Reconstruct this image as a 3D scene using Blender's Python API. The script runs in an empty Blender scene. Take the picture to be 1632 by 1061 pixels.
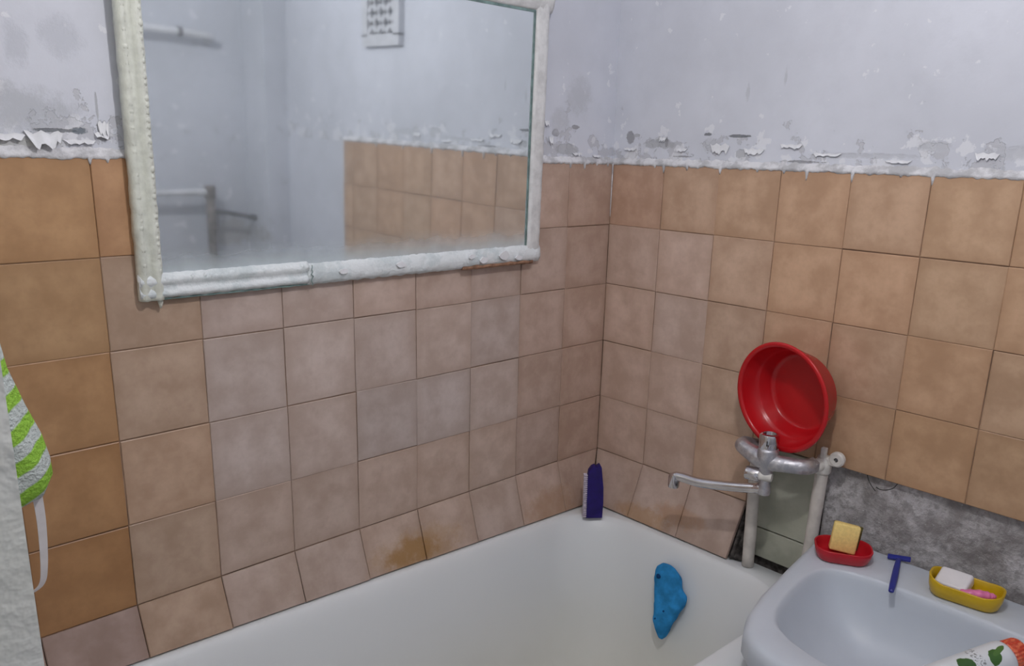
import bpy, bmesh, math, random
from mathutils import Vector, Matrix, noise as mnoise

scene = bpy.context.scene
COL = scene.collection
random.seed(7)

# ------------------------------------------------------------------ camera
CAM_LOC = Vector((-1.5991, -1.3378, 1.5754))
YAW, PITCH, ROLL, FPX = 0.7604, -0.2644, 0.0257, 1290.98
fwd = Vector((math.cos(PITCH) * math.sin(YAW), math.cos(PITCH) * math.cos(YAW), math.sin(PITCH)))
r0 = Vector((math.cos(YAW), -math.sin(YAW), 0))
u0 = r0.cross(fwd)
right = r0 * math.cos(ROLL) + u0 * math.sin(ROLL)
up = u0 * math.cos(ROLL) - r0 * math.sin(ROLL)
cam_data = bpy.data.cameras.new('camera')
cam = bpy.data.objects.new('camera', cam_data)
COL.objects.link(cam)
M = Matrix((right, up, -fwd)).transposed().to_4x4()
M.translation = CAM_LOC
cam.matrix_world = M
cam_data.sensor_width = 36.0
cam_data.sensor_fit = 'HORIZONTAL'
cam_data.lens = 36.0 * FPX / 1632
cam_data.shift_y = 57.755 / 1632
cam_data.clip_start = 0.02
scene.camera = cam

# ------------------------------------------------------------------ world, lamp values, exposure
world = bpy.data.worlds.new('world')
scene.world = world
world.use_nodes = True
world.node_tree.nodes['Background'].inputs[0].default_value = (0.80, 0.84, 0.92, 1)
world.node_tree.nodes['Background'].inputs[1].default_value = 0.5
LAMP_POS = (-0.95, -0.96, 2.14)
LAMP_COLOR = (1.0, 0.975, 0.985)
LAMP_STRENGTH = 600.0
vs = scene.view_settings
vs.view_transform = 'Standard'
vs.look = 'None'
vs.exposure = -0.25
vs.gamma = 1.0
vs.use_curve_mapping = False

# room numbers (metres): corner of the two tiled walls is the origin
WY, WX, CEIL = -1.85, -1.5, 2.5
TOP, T = 1.55, 0.15


# ------------------------------------------------------------------ node helpers
class NT:
    def __init__(self, name):
        self.mat = bpy.data.materials.new(name)
        self.mat.use_nodes = True
        self.t = self.mat.node_tree
        self.b = self.t.nodes['Principled BSDF']
        self.out = self.t.nodes['Material Output']

    def n(self, kind, **kw):
        nd = self.t.nodes.new(kind)
        for k, v in kw.items():
            setattr(nd, k, v)
        return nd

    def link(self, a, b):
        self.t.links.new(a, b)

    def put(self, sock, v):
        if isinstance(v, bpy.types.NodeSocket):
            self.t.links.new(v, sock)
        else:
            if sock.type == 'RGBA' and len(v) == 3:
                v = (*v, 1)
            sock.default_value = v

    def m(self, op, a, b=0.0, c=None, clamp=False):
        nd = self.n('ShaderNodeMath', operation=op)
        nd.use_clamp = clamp
        self.put(nd.inputs[0], a)
        self.put(nd.inputs[1], b)
        if c is not None:
            self.put(nd.inputs[2], c)
        return nd.outputs[0]

    def ss(self, v, lo, hi, to0=0.0, to1=1.0):
        nd = self.n('ShaderNodeMapRange', interpolation_type='SMOOTHSTEP')
        self.put(nd.inputs[0], v)
        for i, x in enumerate((lo, hi, to0, to1)):
            self.put(nd.inputs[i + 1], x)
        return nd.outputs[0]

    def mix(self, f, a, b, mode='MIX'):
        nd = self.n('ShaderNodeMix', data_type='RGBA', blend_type=mode)
        self.put(nd.inputs[0], f)
        self.put(nd.inputs[6], a)
        self.put(nd.inputs[7], b)
        return nd.outputs[2]

    def noise(self, scale, detail=3.0, vec=None, rough=0.55):
        nd = self.n('ShaderNodeTexNoise')
        nd.inputs['Scale'].default_value = scale
        nd.inputs['Detail'].default_value = detail
        nd.inputs['Roughness'].default_value = rough
        if vec is not None:
            self.link(vec, nd.inputs['Vector'])
        return nd.outputs['Fac']

    def pos(self):
        return self.n('ShaderNodeNewGeometry').outputs['Position']

    def objco(self):
        return self.n('ShaderNodeTexCoord').outputs['Object']

    def sep(self, v):
        nd = self.n('ShaderNodeSeparateXYZ')
        self.link(v, nd.inputs[0])
        return nd.outputs

    def bump(self, h, strength=0.3, dist=0.01):
        nd = self.n('ShaderNodeBump')
        nd.inputs['Strength'].default_value = strength
        nd.inputs['Distance'].default_value = dist
        self.link(h, nd.inputs['Height'])
        self.link(nd.outputs[0], self.b.inputs['Normal'])

    def set(self, color=None, rough=None, metal=None, spec=None, **kw):
        if color is not None:
            self.put(self.b.inputs['Base Color'], color)
        if rough is not None:
            self.put(self.b.inputs['Roughness'], rough)
        if metal is not None:
            self.put(self.b.inputs['Metallic'], metal)
        if spec is not None:
            self.put(self.b.inputs['Specular IOR Level'], spec)
        for k, v in kw.items():
            self.put(self.b.inputs[k.replace('_', ' ')], v)
        return self.mat


def simple(name, color, rough=0.5, metal=0.0, spec=0.5, var=0.12, scale=40.0, bump=0.0, bscale=120.0):
    """plain material with a little mottling and optional fine relief"""
    k = NT(name)
    f = k.noise(scale, 3, k.objco())
    dark = tuple(c * (1 - var) for c in color)
    lite = tuple(min(1, c * (1 + var)) for c in color)
    k.set(k.mix(k.ss(f, 0.3, 0.7), dark, lite), rough, metal, spec)
    if bump:
        k.bump(k.noise(bscale, 4, k.objco()), bump, 0.004)
    return k.mat


def paint_wall(name, axis, blobs, base=(0.65, 0.67, 0.74), peel_top=1.67, amount=0.5):
    """whitewashed plaster; blobs = (u, z, ru, rz, colour) bare or stained spots with their own outline"""
    k = NT(name)
    p = k.pos()
    s = k.sep(p)
    u, z = s[axis], s[2]
    n1 = k.noise(2.3, 4, p)
    n2 = k.noise(16, 6, p, 0.65)
    n3 = k.noise(60, 5, p, 0.6)
    col = k.mix(k.ss(n1, 0.35, 0.68), tuple(c * 0.91 for c in base), tuple(min(1, c * 1.05) for c in base))
    col = k.mix(k.m('MULTIPLY', k.ss(n2, 0.42, 0.72), 0.25), col, tuple(c * 0.82 for c in base))
    height = k.m('MULTIPLY', n3, 0.15)
    # flaking band just above the tiles
    band = k.ss(z, 1.56, peel_top, amount, 0.0)
    patch = k.ss(k.m('ADD', n2, k.m('MULTIPLY', band, 0.28)), 0.655, 0.675)
    patch = k.m('MULTIPLY', patch, k.ss(z, peel_top, peel_top + 0.03, 1.0, 0.0))
    col = k.mix(k.m('MULTIPLY', patch, 0.55), col, (0.48, 0.48, 0.51))
    fresh = k.ss(k.m('SUBTRACT', k.m('ADD', k.noise(24, 5, p), k.m('MULTIPLY', band, 0.25)), 0.0), 0.66, 0.68)
    col = k.mix(k.m('MULTIPLY', fresh, 0.6), col, (0.80, 0.81, 0.85))
    height = k.m('SUBTRACT', height, k.m('MULTIPLY', patch, 0.5))
    wob = k.m('MULTIPLY', k.m('SUBTRACT', k.noise(45, 6, p, 0.7), 0.5), 3.2)
    for (bu, bz, ru, rz, bc) in blobs:
        du = k.m('DIVIDE', k.m('SUBTRACT', u, bu), ru)
        dz = k.m('DIVIDE', k.m('SUBTRACT', z, bz), rz)
        d = k.m('ADD', k.m('ADD', k.m('MULTIPLY', du, du), k.m('MULTIPLY', dz, dz)), wob)
        soft = bc[0] > 0.475
        mk = k.ss(d, 0.0 if soft else 0.55, 1.5 if soft else 1.05, 0.8, 0.0)
        col = k.mix(mk, col, bc)
        height = k.m('SUBTRACT', height, k.m('MULTIPLY', mk, 0.35))
    k.bump(height, 0.5, 0.006)
    return k.set(col, 0.85, 0, 0.2)


# ------------------------------------------------------------------ mesh helpers
def tag(o, label=None, cat=None, group=None, kind=None):
    if label: o['label'] = label
    if cat: o['category'] = cat
    if group: o['group'] = group
    if kind: o['kind'] = kind
    return o


def link(name, me, mat=None, parent=None, smooth=False):
    o = bpy.data.objects.new(name, me)
    COL.objects.link(o)
    if mat:
        me.materials.append(mat)
    if smooth:
        for p in me.polygons:
            p.use_smooth = True
    if parent:
        o.parent = parent
    return o


def empty(name, loc=(0, 0, 0)):
    o = bpy.data.objects.new(name, None)
    o.empty_display_size = 0.05
    o.location = loc
    COL.objects.link(o)
    return o


def mesh(name, verts, faces):
    me = bpy.data.meshes.new(name)
    me.from_pydata([tuple(v) for v in verts], [], faces)
    bm = bmesh.new()
    bm.from_mesh(me)
    bmesh.ops.recalc_face_normals(bm, faces=bm.faces)
    bm.to_mesh(me)
    bm.free()
    me.update()
    return me


class G:
    """geometry collector: several shapes of ONE part"""
    def __init__(self):
        self.v, self.f = [], []

    def add(self, verts, faces):
        o = len(self.v)
        self.v += [Vector(v) for v in verts]
        self.f += [tuple(i + o for i in f) for f in faces]
        return self

    def box(self, lo, hi):
        (a, b, c), (d, e, f) = lo, hi
        vs_ = [(x, y, z) for x in (a, d) for y in (b, e) for z in (c, f)]
        return self.add(vs_, [(0, 1, 3, 2), (4, 6, 7, 5), (0, 4, 5, 1), (2, 3, 7, 6), (0, 2, 6, 4), (1, 5, 7, 3)])

    def rbox(self, size, mat, bevel=0.003, seg=2):
        bm = bmesh.new()
        bmesh.ops.create_cube(bm, size=1)
        for v in bm.verts:
            v.co = Vector((v.co.x * size[0], v.co.y * size[1], v.co.z * size[2]))
        bmesh.ops.bevel(bm, geom=list(bm.edges), offset=bevel, segments=seg, profile=0.5, affect='EDGES')
        bm.verts.index_update()
        self.add([mat @ v.co for v in bm.verts], [[v.index for v in f.verts] for f in bm.faces])
        bm.free()
        return self

    def tube(self, pts, rad, seg=16, cap=True, flat=None):
        pts = [Vector(p) for p in pts]
        n = len(pts)
        rr = rad if isinstance(rad, (list, tuple)) else [rad] * n
        ref = None
        rings = []
        for i, p in enumerate(pts):
            t = (pts[min(i + 1, n - 1)] - pts[max(i - 1, 0)]).normalized()
            if ref is None:
                ref = Vector((0, 0, 1)) if abs(t.z) < 0.9 else Vector((1, 0, 0))
            a = (ref - t * ref.dot(t)).normalized()
            ref = a
            b = t.cross(a)
            fl = flat if flat else (1, 1)
            rings.append([p + (a * math.cos(q) * fl[0] + b * math.sin(q) * fl[1]) * rr[i]
                          for q in [2 * math.pi * j / seg for j in range(seg)]])
        return self.loft(rings, cap, cap)

    def loft(self, rings, cap0=False, cap1=False):
        o = []
        for r in rings:
            o += list(r)
        n = len(rings[0])
        fs = []
        for i in range(len(rings) - 1):
            for j in range(n):
                k = (j + 1) % n
                fs.append((i * n + j, i * n + k, (i + 1) * n + k, (i + 1) * n + j))
        if cap0:
            fs.append(tuple(range(n - 1, -1, -1)))
        if cap1:
            fs.append(tuple((len(rings) - 1) * n + j for j in range(n)))
        return self.add(o, fs)

    def lathe(self, prof, mat, seg=48, cap0=True, cap1=True):
        """profile of (radius, height) turned about local Z, placed by mat"""
        rings = [[mat @ Vector((r * math.cos(a), r * math.sin(a), h)) for a in [2 * math.pi * j / seg for j in range(seg)]]
                 for r, h in prof]
        return self.loft(rings, cap0, cap1)

    def build(self, name, mat, parent=None, smooth=False, auto=None):
        o = link(name, mesh(name, self.v, self.f), mat, parent, smooth)
        if auto is not None:
            for e in o.data.edges:
                pass
            bm = bmesh.new()
            bm.from_mesh(o.data)
            for e in bm.edges:
                if len(e.link_faces) == 2 and e.calc_face_angle(0) > auto:
                    e.smooth = False
            for f in bm.faces:
                f.smooth = True
            bm.to_mesh(o.data)
            bm.free()
        return o


def smoothpath(pts, per=8):
    """Catmull-Rom through the points"""
    P = [Vector(p) for p in pts]
    P = [P[0] * 2 - P[1]] + P + [P[-1] * 2 - P[-2]]
    out = []
    for i in range(1, len(P) - 2):
        a, b, c, d = P[i - 1:i + 3]
        for k in range(per):
            t = k / per
            out.append(0.5 * ((2 * b) + (c - a) * t + (2 * a - 5 * b + 4 * c - d) * t * t + (3 * b - a - 3 * c + d) * t ** 3))
    out.append(P[-2])
    return out


def axis_mat(origin, zdir, xhint=(0, 0, 1)):
    z = Vector(zdir).normalized()
    x = Vector(xhint)
    x = x - z * x.dot(z)
    if x.length < 1e-4:
        x = Vector((1, 0, 0)) - z * z.x
    x.normalize()
    y = z.cross(x)
    m = Matrix((x, y, z)).transposed().to_4x4()
    m.translation = Vector(origin)
    return m


def inst(name, me, parent, loc, rot=(0, 0, 0), scale=(1, 1, 1), color=None):
    o = bpy.data.objects.new(name, me)
    COL.objects.link(o)
    o.parent = parent
    o.location, o.rotation_euler, o.scale = loc, rot, scale
    if color:
        o.color = (*color, 1)
    return o


def fn(x, y=0.0, z=0.0):
    return mnoise.noise(Vector((x, y, z)))


# ------------------------------------------------------------------ materials
GREY, DGREY, DARK = (0.44, 0.45, 0.48), (0.29, 0.29, 0.31), (0.13, 0.14, 0.15)
LGREY = (0.53, 0.545, 0.59)
M_paint_left = paint_wall('whitewash_left', 0, [
    (-0.128, 1.700, 0.045, 0.045, LGREY), (-0.165, 1.579, 0.045, 0.013, GREY), (-0.203, 1.615, 0.012, 0.010, DGREY),
    (-0.136, 1.630, 0.014, 0.005, DGREY), (-0.19, 1.64, 0.03, 0.03, LGREY),
    (-1.300, 1.612, 0.085, 0.036, (0.48, 0.50, 0.54)), (-1.284, 1.700, 0.016, 0.034, (0.54, 0.56, 0.62)), (-1.225, 1.712, 0.028, 0.03, (0.54, 0.56, 0.62)),
    (-1.245, 1.586, 0.030, 0.0035, DARK), (-1.212, 1.587, 0.012, 0.006, (0.12, 0.15, 0.18)),
    (-1.30, 1.566, 0.06, 0.012, (0.50, 0.50, 0.48)), (-1.181, 1.577, 0.010, 0.004, DGREY), (-1.186, 1.622, 0.0018, 0.020, GREY)])
M_paint_right = paint_wall('whitewash_right', 1, [
    (-0.047, 1.610, 0.013, 0.016, DGREY), (-0.065, 1.616, 0.012, 0.004, GREY), (-0.136, 1.598, 0.050, 0.012, GREY),
    (-0.155, 1.602, 0.005, 0.011, DGREY), (-0.266, 1.619, 0.013, 0.0045, DARK), (-0.345, 1.616, 0.032, 0.0035, DARK),
    (-0.352, 1.579, 0.014, 0.010, GREY), (-0.270, 1.598, 0.014, 0.016, LGREY), (-0.356, 1.705, 0.004, 0.018, LGREY),
    (-0.440, 1.735, 0.003, 0.02, LGREY), (-0.62, 1.58, 0.10, 0.006, LGREY), (-0.50, 1.566, 0.05, 0.003, DGREY),
    (-0.9, 1.59, 0.07, 0.012, LGREY), (-0.75, 1.60, 0.03, 0.01, LGREY), (-0.20, 1.57, 0.03, 0.003, DGREY)])
M_paint_opp = paint_wall('whitewash_opposite', 0, [
    (-0.16, 1.16, 0.09, 0.06, (0.45, 0.44, 0.44)), (-0.22, 1.21, 0.012, 0.05, (0.30, 0.29, 0.28)),
    (-0.27, 1.86, 0.012, 0.02, LGREY)], base=(0.60, 0.62, 0.68), amount=0.05)
M_paint_plain = paint_wall('whitewash_plain', 1, [], amount=-0.6)
M_paint_near = paint_wall('whitewash_near', 1, [], amount=0.1)
M_jamb = (lambda k: (k.bump(k.noise(26, 4, k.pos()), 0.45, 0.012), k.set(k.mix(k.ss(k.noise(9, 4, k.pos()), 0.35, 0.7),
          (0.74, 0.74, 0.68), (0.82, 0.82, 0.77)), 0.45, 0, 0.4))[1])(NT('jamb_paint'))
M_ceiling = simple('ceiling_whitewash', (0.74, 0.74, 0.77), 0.9, 0, 0.1, 0.05, 3)
M_floor = simple('floor_brown', (0.10, 0.055, 0.04), 0.6, 0, 0.3, 0.3, 14)
M_grout = simple('grout_brown', (0.33, 0.225, 0.16), 0.9, 0, 0.1, 0.55, 7)


def make_tile_mat():
    k = NT('glazed_tile')
    info = k.n('ShaderNodeObjectInfo')
    oc = k.objco()
    off = k.n('ShaderNodeVectorMath', operation='SCALE')
    comb = k.n('ShaderNodeCombineXYZ')
    k.link(info.outputs['Random'], comb.inputs[0])
    k.link(info.outputs['Random'], comb.inputs[2])
    k.link(comb.outputs[0], off.inputs[0])
    off.inputs['Scale'].default_value = 37.0
    add = k.n('ShaderNodeVectorMath', operation='ADD')
    k.link(oc, add.inputs[0])
    k.link(off.outputs[0], add.inputs[1])
    v = add.outputs[0]
    base = info.outputs['Color']
    cl = k.noise(15, 4, v, 0.55)
    fine = k.noise(90, 4, v, 0.6)
    col = k.mix(k.ss(cl, 0.32, 0.68), k.mix(1.0, base, (0.84, 0.79, 0.74), 'MULTIPLY'), k.mix(1.0, base, (1.10, 1.09, 1.08), 'MULTIPLY'))
    col = k.mix(k.m('MULTIPLY', k.ss(fine, 0.4, 0.75), 0.22), col, k.mix(1.0, base, (0.72, 0.68, 0.64), 'MULTIPLY'))
    s = k.sep(oc)
    e = k.m('MAXIMUM', k.m('ABSOLUTE', s[0]), k.m('ABSOLUTE', s[2]))
    edge = k.ss(k.m('ADD', e, k.m('MULTIPLY', k.m('SUBTRACT', cl, 0.5), 0.05)), 0.052, 0.078)
    col = k.mix(k.m('MULTIPLY', edge, 0.30), col, k.mix(1.0, base, (0.62, 0.52, 0.43), 'MULTIPLY'))
    # rust-yellow splashes above the bath
    p = k.pos()
    ps = k.sep(p)
    wob = k.m('MULTIPLY', k.m('SUBTRACT', k.noise(40, 6, p, 0.7), 0.5), 2.6)
    for (c, r, colr, amt) in [((-0.625, -0.02, 0.716), (0.135, 0.09, 0.050), (0.42, 0.25, 0.10), 0.45),
                              ((-0.640, -0.02, 0.716), (0.075, 0.09, 0.034), (0.36, 0.19, 0.055), 0.75),
                              ((-0.20, -0.03, 0.70), (0.10, 0.08, 0.05), (0.42, 0.24, 0.13), 0.5),
                              ((-0.04, -0.20, 0.68), (0.08, 0.09, 0.03), (0.42, 0.23, 0.09), 0.55),
                              ((-0.04, -0.30, 0.715), (0.08, 0.08, 0.028), (0.46, 0.25, 0.13), 0.5)]:
        d = wob
        for i in range(3):
            q = k.m('DIVIDE', k.m('SUBTRACT', ps[i], c[i]), r[i])
            d = k.m('ADD', d, k.m('MULTIPLY', q, q))
        col = k.mix(k.ss(d, 0.1, 1.3, amt, 0.0), col, colr)
    k.set(col, k.m('ADD', 0.26, k.m('MULTIPLY', fine, 0.22)), 0, 0.5)
    k.bump(k.noise(9, 2, v), 0.12, 0.01)
    return k.mat


M_tile = make_tile_mat()
M_oldtile = (lambda k: (k.bump(k.noise(60, 4, k.pos()), 0.3, 0.004), k.set(k.mix(k.ss(k.noise(14, 5, k.pos()), 0.35, 0.7),
             (0.34, 0.35, 0.28), (0.46, 0.47, 0.39)), 0.5))[1])(NT('old_green_tile'))


def make_cement():
    k = NT('rough_cement')
    p = k.pos()
    n1, n2, n3 = k.noise(13, 6, p, 0.65), k.noise(70, 6, p, 0.7), k.noise(150, 4, p, 0.6)
    col = k.mix(k.ss(n1, 0.35, 0.66), (0.30, 0.28, 0.275), (0.62, 0.60, 0.61))
    col = k.mix(k.m('MULTIPLY', k.ss(n2, 0.45, 0.62), 0.6), col, (0.24, 0.225, 0.22))
    col = k.mix(k.ss(n3, 0.66, 0.72), col, (0.62, 0.62, 0.63))
    k.bump(k.m('ADD', n2, k.m('MULTIPLY', n3, 0.4)), 0.7, 0.008)
    return k.set(col, 0.9, 0, 0.25)


M_cement = make_cement()
M_mould = simple('black_mould', (0.11, 0.10, 0.095), 0.9, 0, 0.1, 0.6, 60, 0.5, 90)
M_wash = (lambda k: (k.bump(k.noise(90, 5, k.pos()), 0.5, 0.006), k.set(k.mix(k.ss(k.noise(22, 5, k.pos(), 0.65), 0.4, 0.6),
          (0.50, 0.50, 0.52), (0.76, 0.76, 0.79)), 0.85, 0, 0.2))[1])(NT('lime_wash'))
M_flake = simple('paint_flake_white', (0.76, 0.77, 0.80), 0.8, 0, 0.2, 0.06)
M_bluewhite = (lambda k: (k.bump(k.noise(70, 5, k.pos()), 0.6, 0.006), k.set(k.mix(k.ss(k.noise(18, 6, k.pos(), 0.7), 0.45, 0.62),
               (0.76, 0.80, 0.82), (0.60, 0.66, 0.68)), 0.5, 0, 0.4))[1])(NT('frame_paint_blue_white'))
M_cream = simple('frame_paint_cream', (0.66, 0.68, 0.61), 0.4, 0, 0.4, 0.10, 50, 0.4, 90)
M_grey_cream = simple('frame_paint_worn_white', (0.66, 0.66, 0.66), 0.5, 0, 0.4, 0.12, 40, 0.4, 90)
M_wood = simple('bare_frame_wood', (0.30, 0.17, 0.11), 0.8, 0, 0.2, 0.4, 60, 0.4, 90)


def make_mirror_mat():
    k = NT('old_mirror')
    oc = k.objco()
    s = k.sep(oc)
    n = k.noise(18, 5, oc)
    # fogged silvering creeping up from the lower edge and in at the right edge
    low = k.ss(k.m('ADD', s[2], k.m('MULTIPLY', k.m('SUBTRACT', n, 0.5), 0.03)), 0.022, 0.085, 0.75, 0.0)
    edge = k.ss(k.m('ADD', s[0], k.m('MULTIPLY', k.m('SUBTRACT', n, 0.5), 0.012)), 0.398, 0.404)
    fog = k.m('MAXIMUM', low, k.m('MULTIPLY', edge, 0.8))
    fog = k.m('ADD', fog, 0.15)
    dif = k.n('ShaderNodeBsdfDiffuse')
    dif.inputs[0].default_value = (0.56, 0.63, 0.66, 1)
    k.set((0.84, 0.88, 0.90), 0.04, 1.0)
    mx = k.n('ShaderNodeMixShader')
    k.link(fog, mx.inputs[0])
    k.link(k.b.outputs[0], mx.inputs[1])
    k.link(dif.outputs[0], mx.inputs[2])
    k.link(mx.outputs[0], k.out.inputs[0])
    return k.mat


M_mirror = make_mirror_mat()
M_mirror_edge = simple('mirror_edge_green', (0.16, 0.24, 0.23), 0.4, 0, 0.5, 0.3, 60)
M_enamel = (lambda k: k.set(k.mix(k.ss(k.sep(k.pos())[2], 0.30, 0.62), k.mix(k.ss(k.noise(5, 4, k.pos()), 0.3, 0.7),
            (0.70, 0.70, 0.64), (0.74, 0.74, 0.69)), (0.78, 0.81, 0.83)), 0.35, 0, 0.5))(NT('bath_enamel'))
M_ceramic = simple('white_ceramic', (0.56, 0.605, 0.67), 0.38, 0, 0.5, 0.03, 6)
M_chrome = simple('chrome', (0.62, 0.60, 0.62), 0.13, 1.0, 0.5, 0.08, 30)
M_chrome_dull = (lambda k: (k.bump(k.noise(90, 5, k.objco()), 0.35, 0.004), k.set(k.mix(k.ss(k.noise(45, 5, k.objco(), 0.7), 0.4, 0.62),
                 (0.44, 0.44, 0.48), (0.62, 0.61, 0.63)), 0.42, 0.8))[1])(NT('scaled_chrome'))
M_black = simple('hole_shade_black', (0.02, 0.02, 0.022), 0.6)
M_pipe = simple('painted_pipe', (0.62, 0.58, 0.54), 0.45, 0, 0.4, 0.12, 25, 0.25, 60)
M_plastic_white = simple('white_plastic', (0.68, 0.66, 0.62), 0.4, 0, 0.5, 0.08, 60)
M_red = simple('red_plastic', (0.50, 0.007, 0.012), 0.27, 0, 0.5, 0.06, 10)
M_red_dish = simple('red_dish_plastic', (0.50, 0.010, 0.022), 0.25, 0, 0.5, 0.08, 20)
M_yellow = simple('yellow_plastic', (0.62, 0.40, 0.010), 0.3, 0, 0.5, 0.08, 20)
M_foam = simple('yellow_foam', (0.92, 0.70, 0.27), 0.95, 0, 0.1, 0.06, 200, 0.15, 320)
M_scour = simple('olive_scouring_pad', (0.14, 0.125, 0.05), 0.95, 0, 0.1, 0.3, 200, 0.6, 300)
M_blue = simple('blue_plastic', (0.022, 0.030, 0.26), 0.3, 0, 0.5, 0.1, 40)
M_purple = simple('purple_plastic', (0.016, 0.006, 0.13), 0.5, 0, 0.4, 0.2, 60)
M_bristle = simple('pale_bristles', (0.62, 0.56, 0.66), 0.7, 0, 0.2, 0.2, 200)
M_soap = simple('white_soap', (0.80, 0.78, 0.80), 0.4, 0, 0.5, 0.03, 20)
M_pink = simple('pink_plastic', (0.78, 0.20, 0.42), 0.35, 0, 0.5, 0.1, 50)
M_bluesponge = simple('blue_sponge_foam', (0.035, 0.27, 0.60), 0.95, 0, 0.1, 0.25, 30, 0.4, 160)
M_bluehole = simple('blue_sponge_hole_shade', (0.008, 0.05, 0.16), 0.95, 0, 0.1, 0.2)
M_rust = simple('rusty_pipe', (0.20, 0.175, 0.165), 0.8, 0, 0.3, 0.45, 40, 0.4, 60)
M_darkpipe = simple('dark_thin_pipe', (0.11, 0.105, 0.115), 0.7, 0, 0.3, 0.6, 35)
M_railpaint = simple('rail_white_paint', (0.66, 0.67, 0.70), 0.45, 0, 0.4, 0.1, 20)
M_vent = simple('vent_white', (0.62, 0.63, 0.67), 0.6, 0, 0.3, 0.06, 30)
M_ventback = simple('vent_dark_backing', (0.12, 0.12, 0.15), 0.9)
M_wire = simple('black_wire', (0.03, 0.028, 0.026), 0.6)
M_strap = simple('white_ribbon', (0.66, 0.63, 0.64), 0.8, 0, 0.2, 0.05, 60)


def make_stripe():
    k = NT('striped_towelling')
    p = k.pos()
    s = k.sep(p)
    t = k.m('ADD', k.m('ADD', s[2], k.m('MULTIPLY', s[0], -0.55)), k.m('MULTIPLY', k.m('SUBTRACT', k.noise(40, 4, p), 0.5), 0.006))
    w = k.m('SINE', k.m('MULTIPLY', t, 2 * math.pi / 0.033))
    f = k.ss(w, -0.25, 0.25)
    n = k.noise(260, 4, p)
    green = k.mix(n, (0.24, 0.48, 0.04), (0.42, 0.74, 0.12))
    white = k.mix(n, (0.50, 0.56, 0.54), (0.68, 0.73, 0.72))
    k.bump(n, 0.9, 0.006)
    return k.set(k.mix(f, white, green), 0.95, 0, 0.1)


M_stripe = make_stripe()

# ------------------------------------------------------------------ room shell
def wall_mesh(name, boxes, mats, idx):
    me_g = G()
    counts = []
    for lo, hi in boxes:
        n0 = len(me_g.f)
        me_g.box(lo, hi)
        counts.append((n0, len(me_g.f)))
    me = mesh(name, me_g.v, me_g.f)
    o = link(name, me)
    for m_ in mats:
        me.materials.append(m_)
    for (a, b), i in zip(counts, idx):
        for f in range(a, b):
            me.polygons[f].material_index = i
    o['kind'] = 'structure'
    return o


wall_left = wall_mesh('wall_left', [((WX, 0.005, TOP - 0.004), (0.005, 0.13, CEIL)), ((WX, 0.0028, 0), (0.0028, 0.13, TOP - 0.004))],
                      [M_paint_left, M_grout], [0, 1])
tag(wall_left, 'whitewashed wall with brown tiles behind the mirror and bath')
wall_right = wall_mesh('wall_right', [((0.005, WY, TOP - 0.004), (0.13, 0.13, CEIL)), ((0.0028, -1.267, 0.952), (0.13, 0.13, TOP - 0.004)), ((0.0028, -0.456, 0.79), (0.13, 0.13, 0.952)),
                                      ((0.005, WY, 0), (0.13, -1.267, TOP - 0.004)), ((0.026, -1.267, 0), (0.13, -0.456, 0.952)), ((0.026, -0.456, 0), (0.13, 0.13, 0.79))],
                       [M_paint_right, M_grout, M_cement, M_paint_plain], [0, 1, 1, 3, 2, 2])
tag(wall_right, 'whitewashed wall with tan tiles behind the tap and washbasin')
wall_opposite = wall_mesh('wall_opposite', [((-1.75, WY - 0.13, 0), (0.13, WY, CEIL))], [M_paint_opp], [0])
tag(wall_opposite, 'white wall carrying the towel rail, seen in the mirror')
chase = wall_mesh('wall_chase', [((-0.086, WY, 0), (0.005, -1.668, CEIL))], [M_paint_opp], [0])
tag(chase, 'boxed corner column of white wall seen in the mirror')
JY = -0.794
wall_near = wall_mesh('wall_near', [((-1.75, JY, 0), (WX, 0.13, CEIL)), ((-1.75, WY, 0), (WX, -1.70, CEIL)), ((-1.75, -1.70, 2.05), (WX, JY, CEIL))],
                      [M_jamb], [0, 0, 0])
tag(wall_near, 'thickly painted white door jamb at the left edge')
floor = wall_mesh('floor', [((-3.0, WY - 0.13, -0.06), (0.13, 0.13, 0.0))], [M_floor], [0])
tag(floor, 'dark brown floor under the washbasin')
ceiling = wall_mesh('ceiling', [((-1.75, WY - 0.13, CEIL), (0.13, 0.13, CEIL + 0.06))], [M_ceiling], [0])
tag(ceiling, 'plain whitewashed ceiling')

# ------------------------------------------------------------------ tiles
GAP = 0.0011


def tile_mesh(w, h, name='tile'):
    a, b, t, i = (w - GAP) / 2, (h - GAP) / 2, 0.011, 0.0013
    v = [(x * a, 0.009, z * b) for x, z in ((-1, -1), (1, -1), (1, 1), (-1, 1))]
    v += [(x * a, 0.0009, z * b) for x, z in ((-1, -1), (1, -1), (1, 1), (-1, 1))]
    v += [(x * (a - i), 0.0, z * (b - i)) for x, z in ((-1, -1), (1, -1), (1, 1), (-1, 1))]
    f = [(8, 9, 10, 11)]
    for j in range(4):
        k = (j + 1) % 4
        f += [(j, k, 4 + k, 4 + j), (4 + j, 4 + k, 8 + k, 8 + j)]
    me = mesh(name, v, f)
    me.materials.append(M_tile)
    return me


BROWN, TAN, PINK, RED = (0.50, 0.31, 0.165), (0.56, 0.375, 0.255), (0.54, 0.455, 0.42), (0.53, 0.36, 0.275)  # PINK holds a pink-grey deposit plus the glaze's whitish sheen put into the colour


def lerp(a, b, t):
    return tuple(x + (y - x) * t for x, y in zip(a, b))


def jit(c, s=0.05):
    q = 1 + random.uniform(-s, s)
    w = random.uniform(-0.03, 0.03)
    return (c[0] * q * (1 + w), c[1] * q, c[2] * q * (1 - w))


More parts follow.
